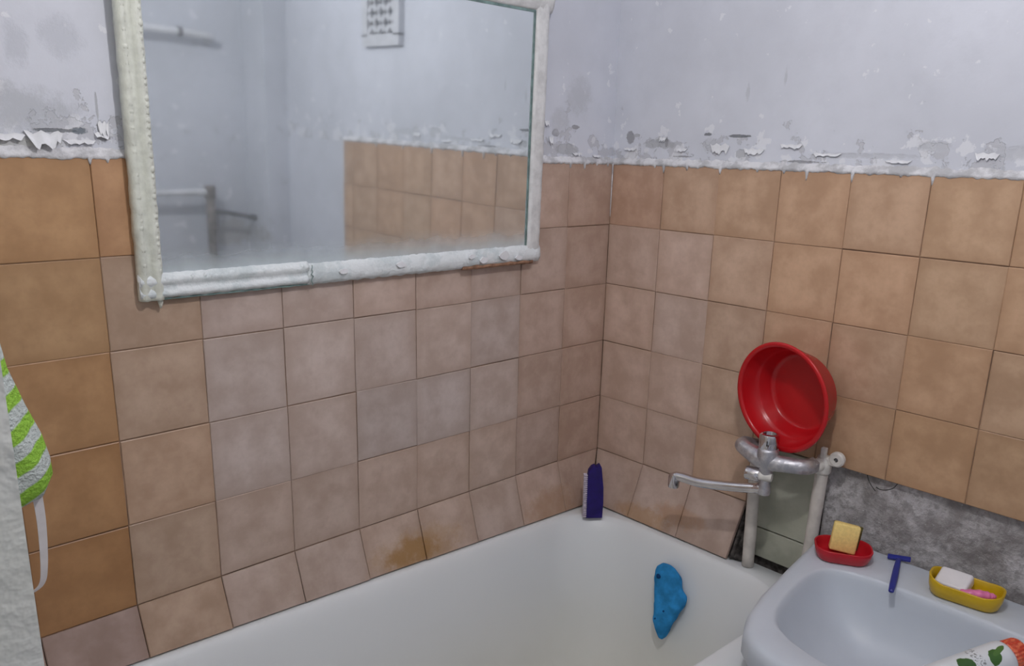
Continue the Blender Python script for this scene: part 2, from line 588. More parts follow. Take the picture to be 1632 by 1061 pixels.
def left_color(c, r):           # c = column from the corner (0..), r = row from the top
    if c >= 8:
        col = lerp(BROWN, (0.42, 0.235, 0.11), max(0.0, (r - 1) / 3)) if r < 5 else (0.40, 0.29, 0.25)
    elif c == 7 and r == 0:
        col = (0.49, 0.285, 0.155)
    elif c == 7:
        col = lerp(BROWN, PINK, 0.45)
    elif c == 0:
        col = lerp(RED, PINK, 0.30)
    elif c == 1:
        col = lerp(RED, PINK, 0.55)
    else:
        col = lerp(PINK, RED, 0.25 if r in (0, 1) else 0.0)
        if r >= 4:
            col = lerp(col, TAN, 0.25)
    return jit(col)


def right_color(d, r):
    if r == 0:
        col = RED if d == 0 else lerp(TAN, RED, 0.3 if d == 1 else 0.0)
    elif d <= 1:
        col = (0.60, 0.455, 0.385)  # pinkish corner tiles, lightened in the colour to make up for weak lamplight
    elif d == 2:
        col = lerp(PINK, TAN, 0.75)
    else:
        col = TAN if r < 3 else lerp(TAN, BROWN, 0.45)
    if d >= 5:
        col = lerp(col, BROWN, 0.3)
    return jit(col)


TM = tile_mesh(T, T)
FIRST_L, FIRST_R = 0.155, 0.156
TM_L0, TM_R0 = tile_mesh(FIRST_L, T), tile_mesh(FIRST_R, T)


def jig(s=0.0007):
    return random.uniform(-s, s)


# left wall: tile local X runs along +x, front faces -y
edges = [0.0, FIRST_L] + [FIRST_L + T * k for k in range(1, 9)] + [1.5]
TM_L9 = tile_mesh(edges[-1] - edges[-2], T)
for c in range(len(edges) - 1):
    me = TM_L0 if c == 0 else (TM_L9 if c == len(edges) - 2 else TM)
    for r in range(5):
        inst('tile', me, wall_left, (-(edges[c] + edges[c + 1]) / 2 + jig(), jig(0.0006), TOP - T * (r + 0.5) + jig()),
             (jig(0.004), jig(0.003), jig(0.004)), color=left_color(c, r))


def rim_z(x):
    return 0.662 - 0.041 * x


def quad_tile(p00, p10, p11, p01, thick=0.009, inset=0.0018):
    """bevelled tile slab from four front corners (counter-clockwise seen from the front)"""
    P = [Vector(p) for p in (p00, p10, p11, p01)]
    c = sum(P, Vector()) / 4
    nrm = (P[1] - P[0]).cross(P[3] - P[0]).normalized()
    P = [p + (c - p).normalized() * GAP * 0.7 for p in P]
    xax = (P[1] - P[0]).normalized()
    zax = nrm.cross(xax) * -1
    R = Matrix((xax, -nrm, nrm.cross(xax))).transposed()
    back = [p - nrm * thick for p in P]
    mid = [p - nrm * 0.0014 for p in P]
    fr = [p + (c - p).normalized() * inset for p in P]
    inv = R.inverted()
    v = [inv @ (q - c) for q in back + mid + fr]
    f = [(8, 9, 10, 11)]
    for j in range(4):
        k = (j + 1) % 4
        f += [(j, k, 4 + k, 4 + j), (4 + j, 4 + k, 8 + k, 8 + j)]
    me = mesh('tile', v, f)
    me.materials.append(M_tile)
    return me, c, R.to_euler()


# tilted skirting row over the bath edge
ZS = TOP - 5 * T
for c in range(len(edges) - 1):
    xa, xb = -edges[c + 1], -edges[c]
    xb2 = -0.062 if c == 0 else xb
    o1, o2 = jig(0.002), jig(0.002)
    me, cc, rot = quad_tile((xa, -0.036 + o1, rim_z(xa) + 0.004), (xb2, -0.036 + o1, rim_z(xb2) + 0.004), (xb, 0, ZS), (xa, 0, ZS))
    inst('tile', me, wall_left, cc, rot, color=left_color(c, 5))

# right wall: local X runs along -y, front faces -x
edr = [0.0, FIRST_R] + [FIRST_R + T * k for k in range(1, 8)] + [1.267]
TM_R9 = tile_mesh(edr[-1] - edr[-2], T)
for d in range(len(edr) - 1):
    me = TM_R0 if d == 0 else (TM_R9 if d == len(edr) - 2 else TM)
    for r in range(5):
        if r == 4 and d > 2:
            continue
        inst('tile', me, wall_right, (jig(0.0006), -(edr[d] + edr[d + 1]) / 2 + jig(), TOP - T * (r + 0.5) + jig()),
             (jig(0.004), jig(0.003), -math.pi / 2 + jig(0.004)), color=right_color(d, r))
for d in range(3):
    ya, yb = -edr[d], -edr[d + 1]
    ya2 = -0.038 if d == 0 else ya
    yb2 = yb if d < 2 else -0.449
    xo = -0.052
    me, cc, rot = quad_tile((xo, ya2, rim_z(xo) + 0.004), (xo, yb2, rim_z(xo) + 0.004), (0, yb, ZS), (0, ya, ZS))
    inst('tile', me, wall_right, cc, rot, color=jit(lerp(PINK, RED, 0.35)))

# bare cement strip where tiles are missing, with a real uneven face
def cement_grid(name, y0, y1, z0, z1, x, amp, mat, step=0.006, kind=None):
    ny, nz = int(abs(y1 - y0) / step) + 1, int((z1 - z0) / step) + 1
    v, f = [], []
    for i in range(ny + 1):
        for j in range(nz + 1):
            y, z = y0 + (y1 - y0) * i / ny, z0 + (z1 - z0) * j / nz
            h = fn(y * 14, z * 14, 3.1) * 0.6 + fn(y * 45, z * 45, 8.0) * 0.3 + fn(y * 110, z * 110, 1.0) * 0.15
            v.append((x - amp * h, y, z))
    for i in range(ny):
        for j in range(nz):
            a = i * (nz + 1) + j
            f.append((a, a + nz + 1, a + nz + 2, a + 1))
    o = link(name, mesh(name, v, f), mat, wall_right, True)
    return o


tag(cement_grid('bare_cement', -0.632, -1.266, 0.60, 0.956, 0.017, 0.008, M_cement), 'rough grey cement where tiles are missing')
tag(cement_grid('mouldy_cement', -0.445, -0.636, 0.60, 0.956, 0.018, 0.006, M_mould), 'blackened cement around the water pipes')
for z0, z1, y0, y1 in ((0.676, 0.746, -0.485, -0.622), (0.749, 0.946, -0.478, -0.624)):
    g = G()
    g.rbox((0.012, y0 - y1, z1 - z0), Matrix.Translation((0.010, (y0 + y1) / 2, (z0 + z1) / 2)), 0.0016, 1)
    tag(g.build('old_tile', M_oldtile, wall_right), 'old grey green tile between the pipes')


g = G()
tri = [(0.016, 0.792), (-0.040, 0.668), (0.016, 0.668)]
rings = []
for i in range(9):
    y = -0.450 - 0.005 * i
    w = 1 - 0.35 * (i / 8) ** 2
    rings.append([Vector((0.016 + (x - 0.016) * w * (1 + 0.12 * fn(i * 0.9, x * 40)), y, z - (0.05 * (i / 8) if j == 0 else 0))) for j, (x, z) in enumerate(tri)])
g.loft(rings, True, True)
tag(g.build('mortar_fill', M_mould, wall_right, True), 'dark mouldy mortar beside the tile end')


# lime wash smeared over the top edge of the tiles, with drips
def wash_strip(name, axis, a0, a1, drips, label, seed):
    st = 0.0018
    n = int(abs(a1 - a0) / st)
    v, f = [], []
    for i in range(n + 1):
        a = a0 + (a1 - a0) * i / n
        low = TOP - 0.0035 + 0.003 * fn(a * 35, seed) + 0.0025 * fn(a * 110, seed + 4)
        for da, dl in drips:
            q = abs(a - da)
            if q < 0.0027:
                low -= dl * (1 - (q / 0.0027) ** 2)
        top = TOP + 0.012 + 0.005 * fn(a * 22, seed + 9) + 0.004 * fn(a * 80, seed + 2)
        pr = -0.0015 - 0.0012 * (fn(a * 60, seed + 7) + 1)
        for z, off in ((low, 0.0003), (low + 0.0015, pr), (TOP + 0.003, pr - 0.001), (top, 0.0045), (top + 0.003, 0.0056)):
            v.append((a, off, z) if axis == 0 else (off, a, z))
    for i in range(n):
        for j in range(4):
            q = i * 5 + j
            f.append((q, q + 5, q + 6, q + 1))
    o = link(name, mesh(name, v, f), M_wash, None, True)
    tag(o, label, kind='structure')
    return o


wash_strip('trim_1', 0, -1.5, -0.001, [(-1.205, 0.010), (-1.18, 0.006), (-0.105, 0.012), (-0.155, 0.010), (-0.02, 0.006), (-0.06, 0.004)],
           'ragged lime wash along the tile top beside the mirror', 1.0)
wash_strip('trim_2', 1, -0.001, -1.268, [(-0.156, 0.016), (-0.221, 0.010), (-0.309, 0.012), (-0.462, 0.006), (-0.513, 0.017), (-0.608, 0.018),
                                         (-0.758, 0.016), (-0.13, 0.006), (-0.70, 0.004), (-0.40, 0.005), (-0.909, 0.01), (-1.06, 0.012)],
           'ragged lime wash along the tile top above the tap', 5.0)
g = G()
pts = [(-0.0028, -0.0028, 1.56 - 0.004 * i) for i in range(36)]
g.tube(pts, [0.0022 * (1 - 0.75 * i / 35) * (1 + 0.25 * fn(i * 0.5)) for i in range(36)], 8)
tag(g.build('trim_3', M_wash, None, True), 'white drip running down the tiled corner', kind='structure')

# curled paint flakes
def flake(parent, axis, a, z, w, h, lift, seed):
    rng = random.Random(seed)
    nu, nv = 9, 6
    v, f = [], []
    edge = [rng.uniform(0.55, 1.0) for _ in range(nu + 1)]
    for th in (0.0, 0.0012):
        for i in range(nu + 1):
            for j in range(nv + 1):
                s, t = i / nu - 0.5, j / nv
                zz = z - h * t * edge[i] + h * 0.12 * math.sin(i * 1.7 + seed)
                out = 0.004 - th - lift * t ** 1.8 * edge[i] - 0.001
                aa = a + w * s * (1 - 0.25 * t)
                v.append((aa, out, zz) if axis == 0 else (out, aa, zz))
    N = (nu + 1) * (nv + 1)
    for i in range(nu):
        for j in range(nv):
            q = i * (nv + 1) + j
            f.append((q, q + 1, q + nv + 2, q + nv + 1))
            f.append((q + N, q + N + nv + 1, q + N + nv + 2, q + N + 1))
    ring = [j for j in range(nv + 1)] + [i * (nv + 1) + nv for i in range(1, nu + 1)] + \
           [nu * (nv + 1) + j for j in range(nv - 1, -1, -1)] + [i * (nv + 1) for i in range(nu - 1, 0, -1)]
    for k in range(len(ring)):
        q, p = ring[k], ring[(k + 1) % len(ring)]
        f.append((q, p, p + N, q + N))
    return link('paint_flake', mesh('paint_flake', v, f), M_flake, parent, False)


for i, (a, z, w, h, l) in enumerate([(-1.262, 1.583, 0.050, 0.024, 0.014), (-1.315, 1.580, 0.060, 0.010, 0.006), (-1.215, 1.574, 0.045, 0.008, 0.004),
                                     (-1.183, 1.585, 0.022, 0.010, 0.005), (-1.180, 1.600, 0.016, 0.02, 0.004), (-0.235, 1.64, 0.014, 0.012, 0.005),
                                     (-0.220, 1.606, 0.014, 0.02, 0.005), (-0.13, 1.572, 0.035, 0.007, 0.004), (-0.06, 1.568, 0.03, 0.006, 0.004)]):
    flake(wall_left, 0, a, z, w, h, l, i + 1)
for i, (a, z, w, h, l) in enumerate([(-0.145, 1.612, 0.020, 0.010, 0.004), (-0.20, 1.588, 0.03, 0.008, 0.004), (-0.30, 1.598, 0.05, 0.022, 0.003),
                                     (-0.385, 1.590, 0.05, 0.014, 0.003), (-0.47, 1.600, 0.05, 0.010, 0.004), (-0.55, 1.584, 0.06, 0.008, 0.003),
                                     (-0.69, 1.574, 0.05, 0.006, 0.003), (-0.05, 1.587, 0.04, 0.008, 0.004), (-0.84, 1.590, 0.04, 0.012, 0.003)]):
    flake(wall_right, 1, a, z, w, h, l, i + 40)

# ------------------------------------------------------------------ mirror
mirror = empty('wall_mirror', (-0.709, -0.0035, 1.330))
mirror.rotation_euler = (0.018, 0, 0)
tag(mirror, 'old wall mirror in a peeling white painted frame above the bath', 'mirror')
GX0, GX1, GZ0, GZ1 = -0.415, 0.405, 0.032, 0.530
g = G()
g.box((GX0, -0.007, GZ0), (GX1, -0.003, GZ1))
g.build('mirror_glass', M_mirror, mirror)
g = G()
g.box((GX1 - 0.004, -0.0085, GZ0 + 0.005), (GX1 + 0.001, -0.0068, GZ1))
g.box((GX0, -0.0085, GZ1 - 0.004), (GX1, -0.0068, GZ1 + 0.001))
g.build('glass_edge', M_mirror_edge, mirror)


def bar(name, p0, p1, across, prof, mat, rough=0.0008, ragged=0.0, seed=0.0, step=0.006):
    """frame bar: profile (across, out) swept from p0 to p1 in the mirror plane, hand-painted unevenness"""
    p0, p1, ac = Vector(p0), Vector(p1), Vector(across)
    n = max(2, int((p1 - p0).length / step))
    rings = []
    for i in range(n + 1):
        s = i / n
        base = p0.lerp(p1, s)
        L = s * (p1 - p0).length
        ring = []
        for j, (a, o) in enumerate(prof):
            da = rough * 1.5 * fn(L * 60, j * 3.1, seed)
            if j in (0, len(prof) - 1):
                da += ragged * (abs(fn(L * 28, 5.5, seed)) + 0.5 * fn(L * 90, 2.2, seed)) * (1 if j else -1)
            do = rough * (fn(L * 70, j * 2.7, seed + 9) + 0.6 * fn(L * 160, j, seed + 3))
            ring.append(base + ac * (a + da) + Vector((0, -(o * 0.88 + do), 0)))
        rings.append(ring)
    g_ = G()
    g_.loft(rings, True, True)
    return g_.build(name, mat, mirror, True)


moulding = [(0.0, 0.0), (0.0, 0.010), (0.004, 0.017), (0.009, 0.019), (0.013, 0.015), (0.017, 0.012), (0.021, 0.015),
            (0.026, 0.020), (0.031, 0.019), (0.036, 0.014), (0.039, 0.008), (0.039, 0.0)]
fl = bar('frame_left', (-0.447, 0, -0.002), (-0.447, 0, 0.60), (1, 0, 0), moulding, M_cream, 0.0009, 0.0012, 1.0)
fb = bar('frame_bottom', (-0.447, 0, 0.0), (-0.150, 0, 0.0), (0, 0, 1), [(a * 1.05, o * 0.95) for a, o in moulding], M_bluewhite, 0.0012, 0.0015, 2.0)
fb2 = bar('frame_bottom', (-0.152, 0, 0.002), (0.446, 0, 0.002), (0, 0, 1),
          [(-0.004, 0.0), (-0.004, 0.010), (0.003, 0.015), (0.010, 0.017), (0.018, 0.0165), (0.026, 0.014), (0.033, 0.010), (0.0365, 0.006), (0.0365, 0.0)],
          M_bluewhite, 0.0016, 0.0032, 3.0)
bar('frame_right', (0.446, 0, 0.004), (0.446, 0, 0.60), (-1, 0, 0),
    [(0, 0), (0, 0.010), (0.004, 0.014), (0.014, 0.015), (0.022, 0.013), (0.030, 0.014), (0.037, 0.012), (0.039, 0.006), (0.039, 0)],
    M_grey_cream, 0.0007, 0.0008, 4.0)
bar('frame_top', (-0.447, 0, 0.568), (0.455, 0, 0.568), (0, 0, -1),
    [(-0.012, 0), (-0.012, 0.010), (-0.004, 0.018), (0.010, 0.018), (0.022, 0.015), (0.032, 0.013), (0.038, 0.006), (0.038, 0)],
    M_grey_cream, 0.0006, 0.0006, 5.0)
# embossed beads of the left moulding and of the left half of the lower one
def bead_row(name, fun, n, mat, parent):
    g_ = G()
    for i in range(n):
        c, r = fun(i)
        bm = bmesh.new()
        bmesh.ops.create_icosphere(bm, subdivisions=1, radius=r)
        bm.verts.index_update()
        g_.add([Vector((v.co.x, v.co.y * 0.8, v.co.z * 1.15)) + Vector(c) for v in bm.verts], [[v.index for v in f_.verts] for f_ in bm.faces])
        bm.free()
    return tag(g_.build(name, mat, parent, True), kind='stuff')


bead_row('bead_row', lambda i: ((-0.447 + 0.0085 + 0.0008 * fn(i * 0.9), -0.0133, 0.01 + i * 0.0115 + 0.002 * fn(i * 1.9, 7)), 0.0046 * (1 + 0.4 * fn(i * 1.3))), 50, M_cream, fl)
bead_row('bead_row', lambda i: ((-0.447 + 0.0310 + 0.0016 * fn(i * 2.1), -0.0132, 0.045 + i * 0.0105 + 0.003 * fn(i * 1.3, 9)), 0.0056 * (1 + 0.4 * fn(i * 1.7, 4))), 52, M_cream, fl)
bead_row('bead_row', lambda i: ((-0.405 + i * 0.0105 + 0.003 * fn(i * 1.7, 3), -0.0130, 0.031 + 0.001 * fn(i * 1.9)), 0.0046 * (1 + 0.5 * fn(i * 1.1, 2))), 25, M_bluewhite, fb)
# where the paint has broken off the right end of the lower bar, and the joint by its middle
g = G()
ring = []
for i in range(22):
    L = i / 21
    x = 0.215 + 0.205 * L
    ring.append([Vector((x, -0.0150 - 0.0012 * fn(x * 70), 0.0035 + 0.003 * fn(x * 50, 2))), Vector((x, -0.0185 - 0.001 * fn(x * 90, 1), 0.002)),
                 Vector((x, -0.0165, -0.0035 - 0.002 * abs(fn(x * 60, 7)))), Vector((x, -0.006, -0.005))])
g.loft(ring, True, True)
tag(g.build('bare_wood', M_wood, fb2, True), 'bare brown wood where paint broke off')
g = G()
for px_, pz_, s_ in ((0.27, 0.014, 0.016), (0.33, 0.020, 0.020), (0.235, 0.024, 0.012), (0.375, 0.012, 0.014), (0.05, 0.02, 0.014), (-0.08, 0.018, 0.012)):
    out = [(px_ + s_ * (0.7 + 0.4 * fn(k * 1.9, px_ * 30)) * math.cos(k * 0.628), pz_ + 0.6 * s_ * (0.7 + 0.4 * fn(k * 2.3, px_ * 50)) * math.sin(k * 0.628)) for k in range(10)]
    g.loft([[Vector((a, -0.0150, b)) for a, b in out], [Vector((a, -0.0192, b)) for a, b in out]], True, True)
tag(g.build('paint_chips', M_flake, fb2), kind='stuff')
g = G()
pts = [(-0.146 + 0.006 * fn(i * 0.9), -0.0175, -0.003 + i * 0.0042) for i in range(10)]
g.tube(pts, [0.0008 + 0.0009 * abs(fn(i * 1.3, 5)) for i in range(10)], 6)
g.build('crack', M_mirror_edge, fb)
g = G()
g.tube([(-0.415, -0.004, 0.0), (-0.415, -0.006, -0.008), (-0.415, -0.005, -0.016)], [0.006, 0.004, 0.0016], 8)
g.build('paint_drip', M_cream, fl, True)
g = G()
g.tube([(-0.44 + i * 0.0075, -0.008, -0.0015 + 0.0012 * fn(i * 0.7)) for i in range(40)], [0.0016 + 0.0012 * fn(i * 0.9, 3) for i in range(40)], 6)
g.build('dark_edge_line', M_mirror_edge, fb)  # thin dark green line along the lower edge of the bar

# ------------------------------------------------------------------ bathtub
def rrect(x0, x1, y0, y1, r, z, n=12):
    r = min(r, (x1 - x0) / 2 - 1e-3, (y1 - y0) / 2 - 1e-3)
    pts_ = []
    for cx, cy, a0 in ((x1 - r, y1 - r, 0), (x0 + r, y1 - r, 90), (x0 + r, y0 + r, 180), (x1 - r, y0 + r, 270)):
        for i in range(n + 1):
            a = math.radians(a0 + 90 * i / n)
            pts_.append(Vector((cx + r * math.cos(a), cy + r * math.sin(a), z)))
    return pts_


bath = empty('bathtub', (-0.75, -0.36, 0.0))
tag(bath, 'white enamelled cast iron bathtub set into the tiled corner', 'bathtub')
bx0, bx1, by0, by1 = -1.490, -0.001, -0.715, -0.003
ix0, ix1, iy0, iy1 = -1.44, -0.066, -0.648, -0.042
prof = [  # (inset of outer or inner outline, z below rim, corner radius)
    ('o', 0.24, -0.46, 0.22), ('o', 0.10, -0.42, 0.18), ('o', 0.055, -0.12, 0.14), ('o', 0.045, -0.03, 0.13),
    ('o', 0.003, -0.030, 0.07), ('o', 0.0, -0.022, 0.07), ('o', 0.0, -0.008, 0.07), ('o', 0.006, 0.0, 0.07),
    ('i', -0.003, 0.0, 0.145), ('i', 0.0, -0.001, 0.145), ('i', 0.004, -0.004, 0.145), ('i', 0.010, -0.012, 0.147), ('i', 0.018, -0.035, 0.15), ('i', 0.030, -0.085, 0.155),
    ('i', 0.044, -0.15, 0.16), ('i', 0.060, -0.22, 0.165), ('i', 0.080, -0.29, 0.17), ('i', 0.105, -0.35, 0.17), ('i', 0.14, -0.395, 0.15), ('i', 0.19, -0.42, 0.11),
    ('i', 0.24, -0.428, 0.06), ('i', 0.28, -0.43, 0.02)]
rings = []
for kind, ins, dz, rad in prof:
    if kind == 'o':
        q = rrect(bx0 + ins, bx1 - ins, by0 + ins, by1 - ins, rad, dz)
    else:
        q = rrect(ix0 + ins * 1.6, ix1 - ins, iy0 + ins, iy1 - ins, rad, dz)
    rings.append([v + Vector((0, 0, rim_z(v.x))) - Vector(bath.location) for v in q])
g = G()
g.loft(rings, True, True)
tub = g.build('tub_body', M_enamel, bath, True)
for fx in (-1.1, -0.4):
    for fy in (-0.54, -0.20):
        g = G()
        p0 = Vector((fx, fy, rim_z(fx) - 0.42)) - Vector(bath.location)
        p1 = Vector((fx, fy + (-0.05 if fy < -0.3 else 0.05), 0.012)) - Vector(bath.location)
        g.tube([p0, p0.lerp(p1, 0.5), p1], [0.035, 0.022, 0.028], 12)
        g.build('foot', M_enamel, bath, True)

# ------------------------------------------------------------------ water pipes
def pipe(name, label, y, z0, z1, x=-0.028, lean=0.0):
    e = empty(name, (x, y, z0))
    tag(e, label, 'pipe', 'water pipes of the bath tap')
    g_ = G()
    g_.tube([(0, lean * t, (z1 - z0) * t) for t in [i / 12 for i in range(13)]], [0.0135 + 0.0006 * fn(i * 1.1, y) for i in range(13)], 18)
    g_.build('pipe_run', M_pipe, e, True)
    return e


p1 = pipe('water_pipe', 'pale painted water pipe on the left, rising from the bath corner', -0.497, 0.6655, 0.952, -0.034, 0.008)
p2 = pipe('water_pipe', 'pale painted water pipe on the right, topped by a lugged elbow', -0.628, 0.6655, 0.955, -0.022, -0.008)
for e, y, z1 in ((p1, 0.008, 0.952 - 0.6655), (p2, -0.008, 0.955 - 0.6655)):
    g = G()
    g.lathe([(0.0, -0.022), (0.013, -0.022), (0.0175, -0.016), (0.0175, 0.004), (0.014, 0.012), (0.012, 0.018), (0.0, 0.020)],
            Matrix.Translation((0, y, z1)), 20)
    g.tube([(0, y, z1 - 0.002), (-0.014, y + (0.004 if e is p2 else 0), z1), (-0.036, y + (0.010 if e is p2 else 0), z1)], [0.013, 0.0145, 0.0145], 18)
    el = g.build('elbow', M_plastic_white, e, True)
    if e is p2:
        g = G()
        m_ = axis_mat((-0.004, y - 0.030, z1 + 0.020), (-1, 0, 0))
        g.lathe([(0.0045, -0.006), (0.015, -0.006), (0.016, -0.003), (0.016, 0.004), (0.013, 0.007), (0.0045, 0.007)], m_, 24, False, False)
        g.rbox((0.010, 0.030, 0.014), Matrix.Translation((-0.004, y - 0.013, z1 + 0.010)), 0.003, 2)
        g.rbox((0.012, 0.012, 0.030), Matrix.Translation((-0.006, y - 0.001, z1 + 0.024)), 0.003, 2)
        lug = g.build('mounting_lug', M_plastic_white, e, False)
        g = G()
        g.lathe([(0.0, -0.005), (0.0046, -0.005), (0.0046, 0.002), (0.003, 0.004), (0, 0.004)], m_, 16)
        g.build('screw', M_darkpipe, lug)

# ------------------------------------------------------------------ bath mixer tap
mix = empty('bath_tap', (-0.10, -0.55, 0.955))
tag(mix, 'scaled chrome bath tap with a long swivel spout below the red basin', 'tap')
O = Vector(mix.location)


def loc(p):
    return Vector(p) - O


g = G()
path = smoothpath([loc(p) for p in ((-0.050, -0.497, 0.958), (-0.074, -0.482, 0.966), (-0.098, -0.490, 0.971), (-0.108, -0.520, 0.965), (-0.112, -0.555, 0.960),
                                    (-0.106, -0.595, 0.962), (-0.088, -0.625, 0.962), (-0.064, -0.628, 0.958))], 6)
nn = len(path)
g.tube(path, [0.0165 + 0.004 * math.exp(-((i / (nn - 1) - 0.52) / 0.12) ** 2) + (0.002 if i < 8 else 0) for i in range(nn)], 20)
g.lathe([(0.0, -0.040), (0.010, -0.040), (0.013, -0.030), (0.016, -0.018), (0.021, -0.006), (0.023, 0.010), (0.0215, 0.022), (0.0195, 0.028), (0.0, 0.029)],
        Matrix.Translation(loc((-0.112, -0.557, 0.962))), 28)
g.build('tap_body', M_chrome_dull, mix, True)
g = G()
g.lathe([(0.0, 0.0), (0.0195, 0.0), (0.0205, 0.004), (0.0205, 0.026), (0.0185, 0.030), (0.0135, 0.031), (0.0135, 0.027), (0.0, 0.027)],
        Matrix.Translation(loc((-0.112, -0.556, 0.990))), 28)
stub = g.build('handle_stub', M_chrome, mix, True, 0.6)
g = G()
g.rbox((0.004, 0.007, 0.013), axis_mat(loc((-0.1290, -0.563, 1.004)), (0, 0, 1), (-0.92, -0.4, 0)), 0.001, 1)
g.build('spindle_slot', M_black, stub)  # solid black block, the shade of the hole put into its colour
for yy, xx in ((-0.6275, -0.069),):
    g = G()
    g.lathe([(0.0, 0), (0.0175, 0), (0.0185, 0.003), (0.0185, 0.013), (0.0175, 0.016), (0, 0.016)], axis_mat(loc((xx, yy, 0.958)), (1, 0.0, 0)), 6)
    g.build('union_nut', M_chrome_dull, mix)
g = G()
g.lathe([(0.0, 0), (0.016, 0), (0.0175, 0.003), (0.0175, 0.012), (0, 0.012)], axis_mat(loc((-0.068, -0.489, 0.961)), (1, -0.3, -0.15)), 6)
g.build('union_nut', M_chrome_dull, mix)
# diverter knob: chrome cap towards the left, plastic stub behind
dm = axis_mat(loc((-0.120, -0.543, 0.927)), (-0.25, 1, 0.0))
g = G()
g.lathe([(0.0, -0.030), (0.0085, -0.030), (0.010, -0.020), (0.011, 0.0), (0.0, 0.0)], dm, 20)
g.build('diverter_stem', M_plastic_white, mix, True, 0.6)
g = G()
g.lathe([(0.0, -0.004), (0.0140, -0.004), (0.0150, -0.001), (0.0150, 0.022), (0.0135, 0.025), (0.0, 0.025)], dm, 28)
g.build('diverter_knob', M_chrome, mix, True, 0.6)
# neck and swivel spout
g = G()
g.lathe([(0.0, 0.0), (0.0125, 0.0), (0.014, 0.006), (0.012, 0.018), (0.0105, 0.034), (0.0, 0.036)], Matrix.Translation(loc((-0.110, -0.556, 0.885))), 22)
g.build('neck', M_chrome_dull, mix, True, 0.6)
g = G()
sp = smoothpath([loc(p) for p in ((-0.106, -0.563, 0.894), (-0.108, -0.548, 0.894), (-0.114, -0.510, 0.885), (-0.122, -0.462, 0.876), (-0.134, -0.412, 0.870),
                                  (-0.142, -0.378, 0.872), (-0.148, -0.360, 0.872), (-0.150, -0.354, 0.868))], 6)
ns = len(sp)
g.tube(sp, [0.0135 if i < 8 else 0.0112 - 0.0008 * (i / ns) for i in range(ns)], 18)
spout = g.build('spout', M_chrome, mix, True)
g = G()
g.lathe([(0.0, -0.020), (0.0085, -0.020), (0.0085, -0.0225), (0.0120, -0.0225), (0.0128, -0.018), (0.0128, 0.002), (0.0110, 0.008), (0.0, 0.010)],
        Matrix.Translation(loc((-0.1495, -0.356, 0.868))), 24)
noz = g.build('spout_nozzle', M_chrome, spout, True, 0.6)

# ------------------------------------------------------------------ red basin leaning on the tap
basin = empty('plastic_basin', (-0.055, -0.556, 0.978))
tag(basin, 'round red plastic basin propped on the tap against the wall', 'basin')
bm_ = axis_mat(Vector((-0.0185, -0.573, 1.099)) - Vector(basin.location), (-1, 0.20, -0.06), (0, 0, 1)) @ Matrix.Diagonal((1.03, 1.03, 0.90, 1))
g = G()
prof = [(0.0, 0.0), (0.074, 0.0), (0.080, 0.003), (0.083, 0.008), (0.090, 0.036), (0.0935, 0.040), (0.0975, 0.044), (0.105, 0.077),
        (0.1115, 0.0785), (0.1135, 0.0805), (0.1125, 0.0835), (0.108, 0.0845), (0.1035, 0.0825), (0.1025, 0.078), (0.0955, 0.046),
        (0.0915, 0.0415), (0.0880, 0.037), (0.081, 0.009), (0.077, 0.0045), (0.070, 0.003), (0.0, 0.003)]
g.lathe(prof, bm_, 72, False, False)
g.build('basin_body', M_red, basin, True)

# ------------------------------------------------------------------ washbasin
sink = empty('washbasin', (-0.27, -0.95, 0.0))
tag(sink, 'white ceramic washbasin at lower right holding soap dishes and a razor', 'washbasin')
YC = -0.95


def sym(half):
    return half + [(x, 2 * YC - y) for x, y in reversed(half)]


outer = sym([(-0.001, -0.655), (-0.06, -0.655), (-0.20, -0.672), (-0.34, -0.692), (-0.42, -0.712), (-0.468, -0.735), (-0.498, -0.768), (-0.514, -0.81), (-0.528, -0.87), (-0.534, -0.92)])
inner = sym([(-0.122, -0.93), (-0.124, -0.86), (-0.130, -0.79), (-0.142, -0.748), (-0.170, -0.725), (-0.22, -0.719), (-0.30, -0.727), (-0.37, -0.742), (-0.412, -0.766), (-0.438, -0.808), (-0.452, -0.86), (-0.458, -0.92)])
# corner-smoothed outline radii about the bowl centre
SC = Vector((-0.285, YC))


def ray_radius(poly, ang):
    d = Vector((math.cos(ang), math.sin(ang)))
    best = 0.0
    for i in range(len(poly)):
        a, b = Vector(poly[i]) - SC, Vector(poly[(i + 1) % len(poly)]) - SC
        e = b - a
        den = d.x * e.y - d.y * e.x
        if abs(den) < 1e-9:
            continue
        t = (a.x * e.y - a.y * e.x) / den
        s = (a.x * d.y - a.y * d.x) / den
        if t > 0 and -1e-6 <= s <= 1 + 1e-6:
            best = max(best, t)
    return best


NA = 160
angs = [2 * math.pi * i / NA for i in range(NA)]
ro = [ray_radius(outer, a) for a in angs]
ri = [ray_radius(inner, a) for a in angs]
for _ in range(2):
    ri = [(ri[i - 1] + 2 * ri[i] + ri[(i + 1) % NA]) / 4 for i in range(NA)]
ZR = 0.800


def ring_at(fo, fi, z, d=0.0):
    """blend outlines: fo*outer + fi*inner + inset d"""
    return [Vector((SC.x + (ro[i] * fo + ri[i] * fi - d) * math.cos(a), SC.y + (ro[i] * fo + ri[i] * fi - d) * math.sin(a), z)) - Vector(sink.location) for i, a in enumerate(angs)]


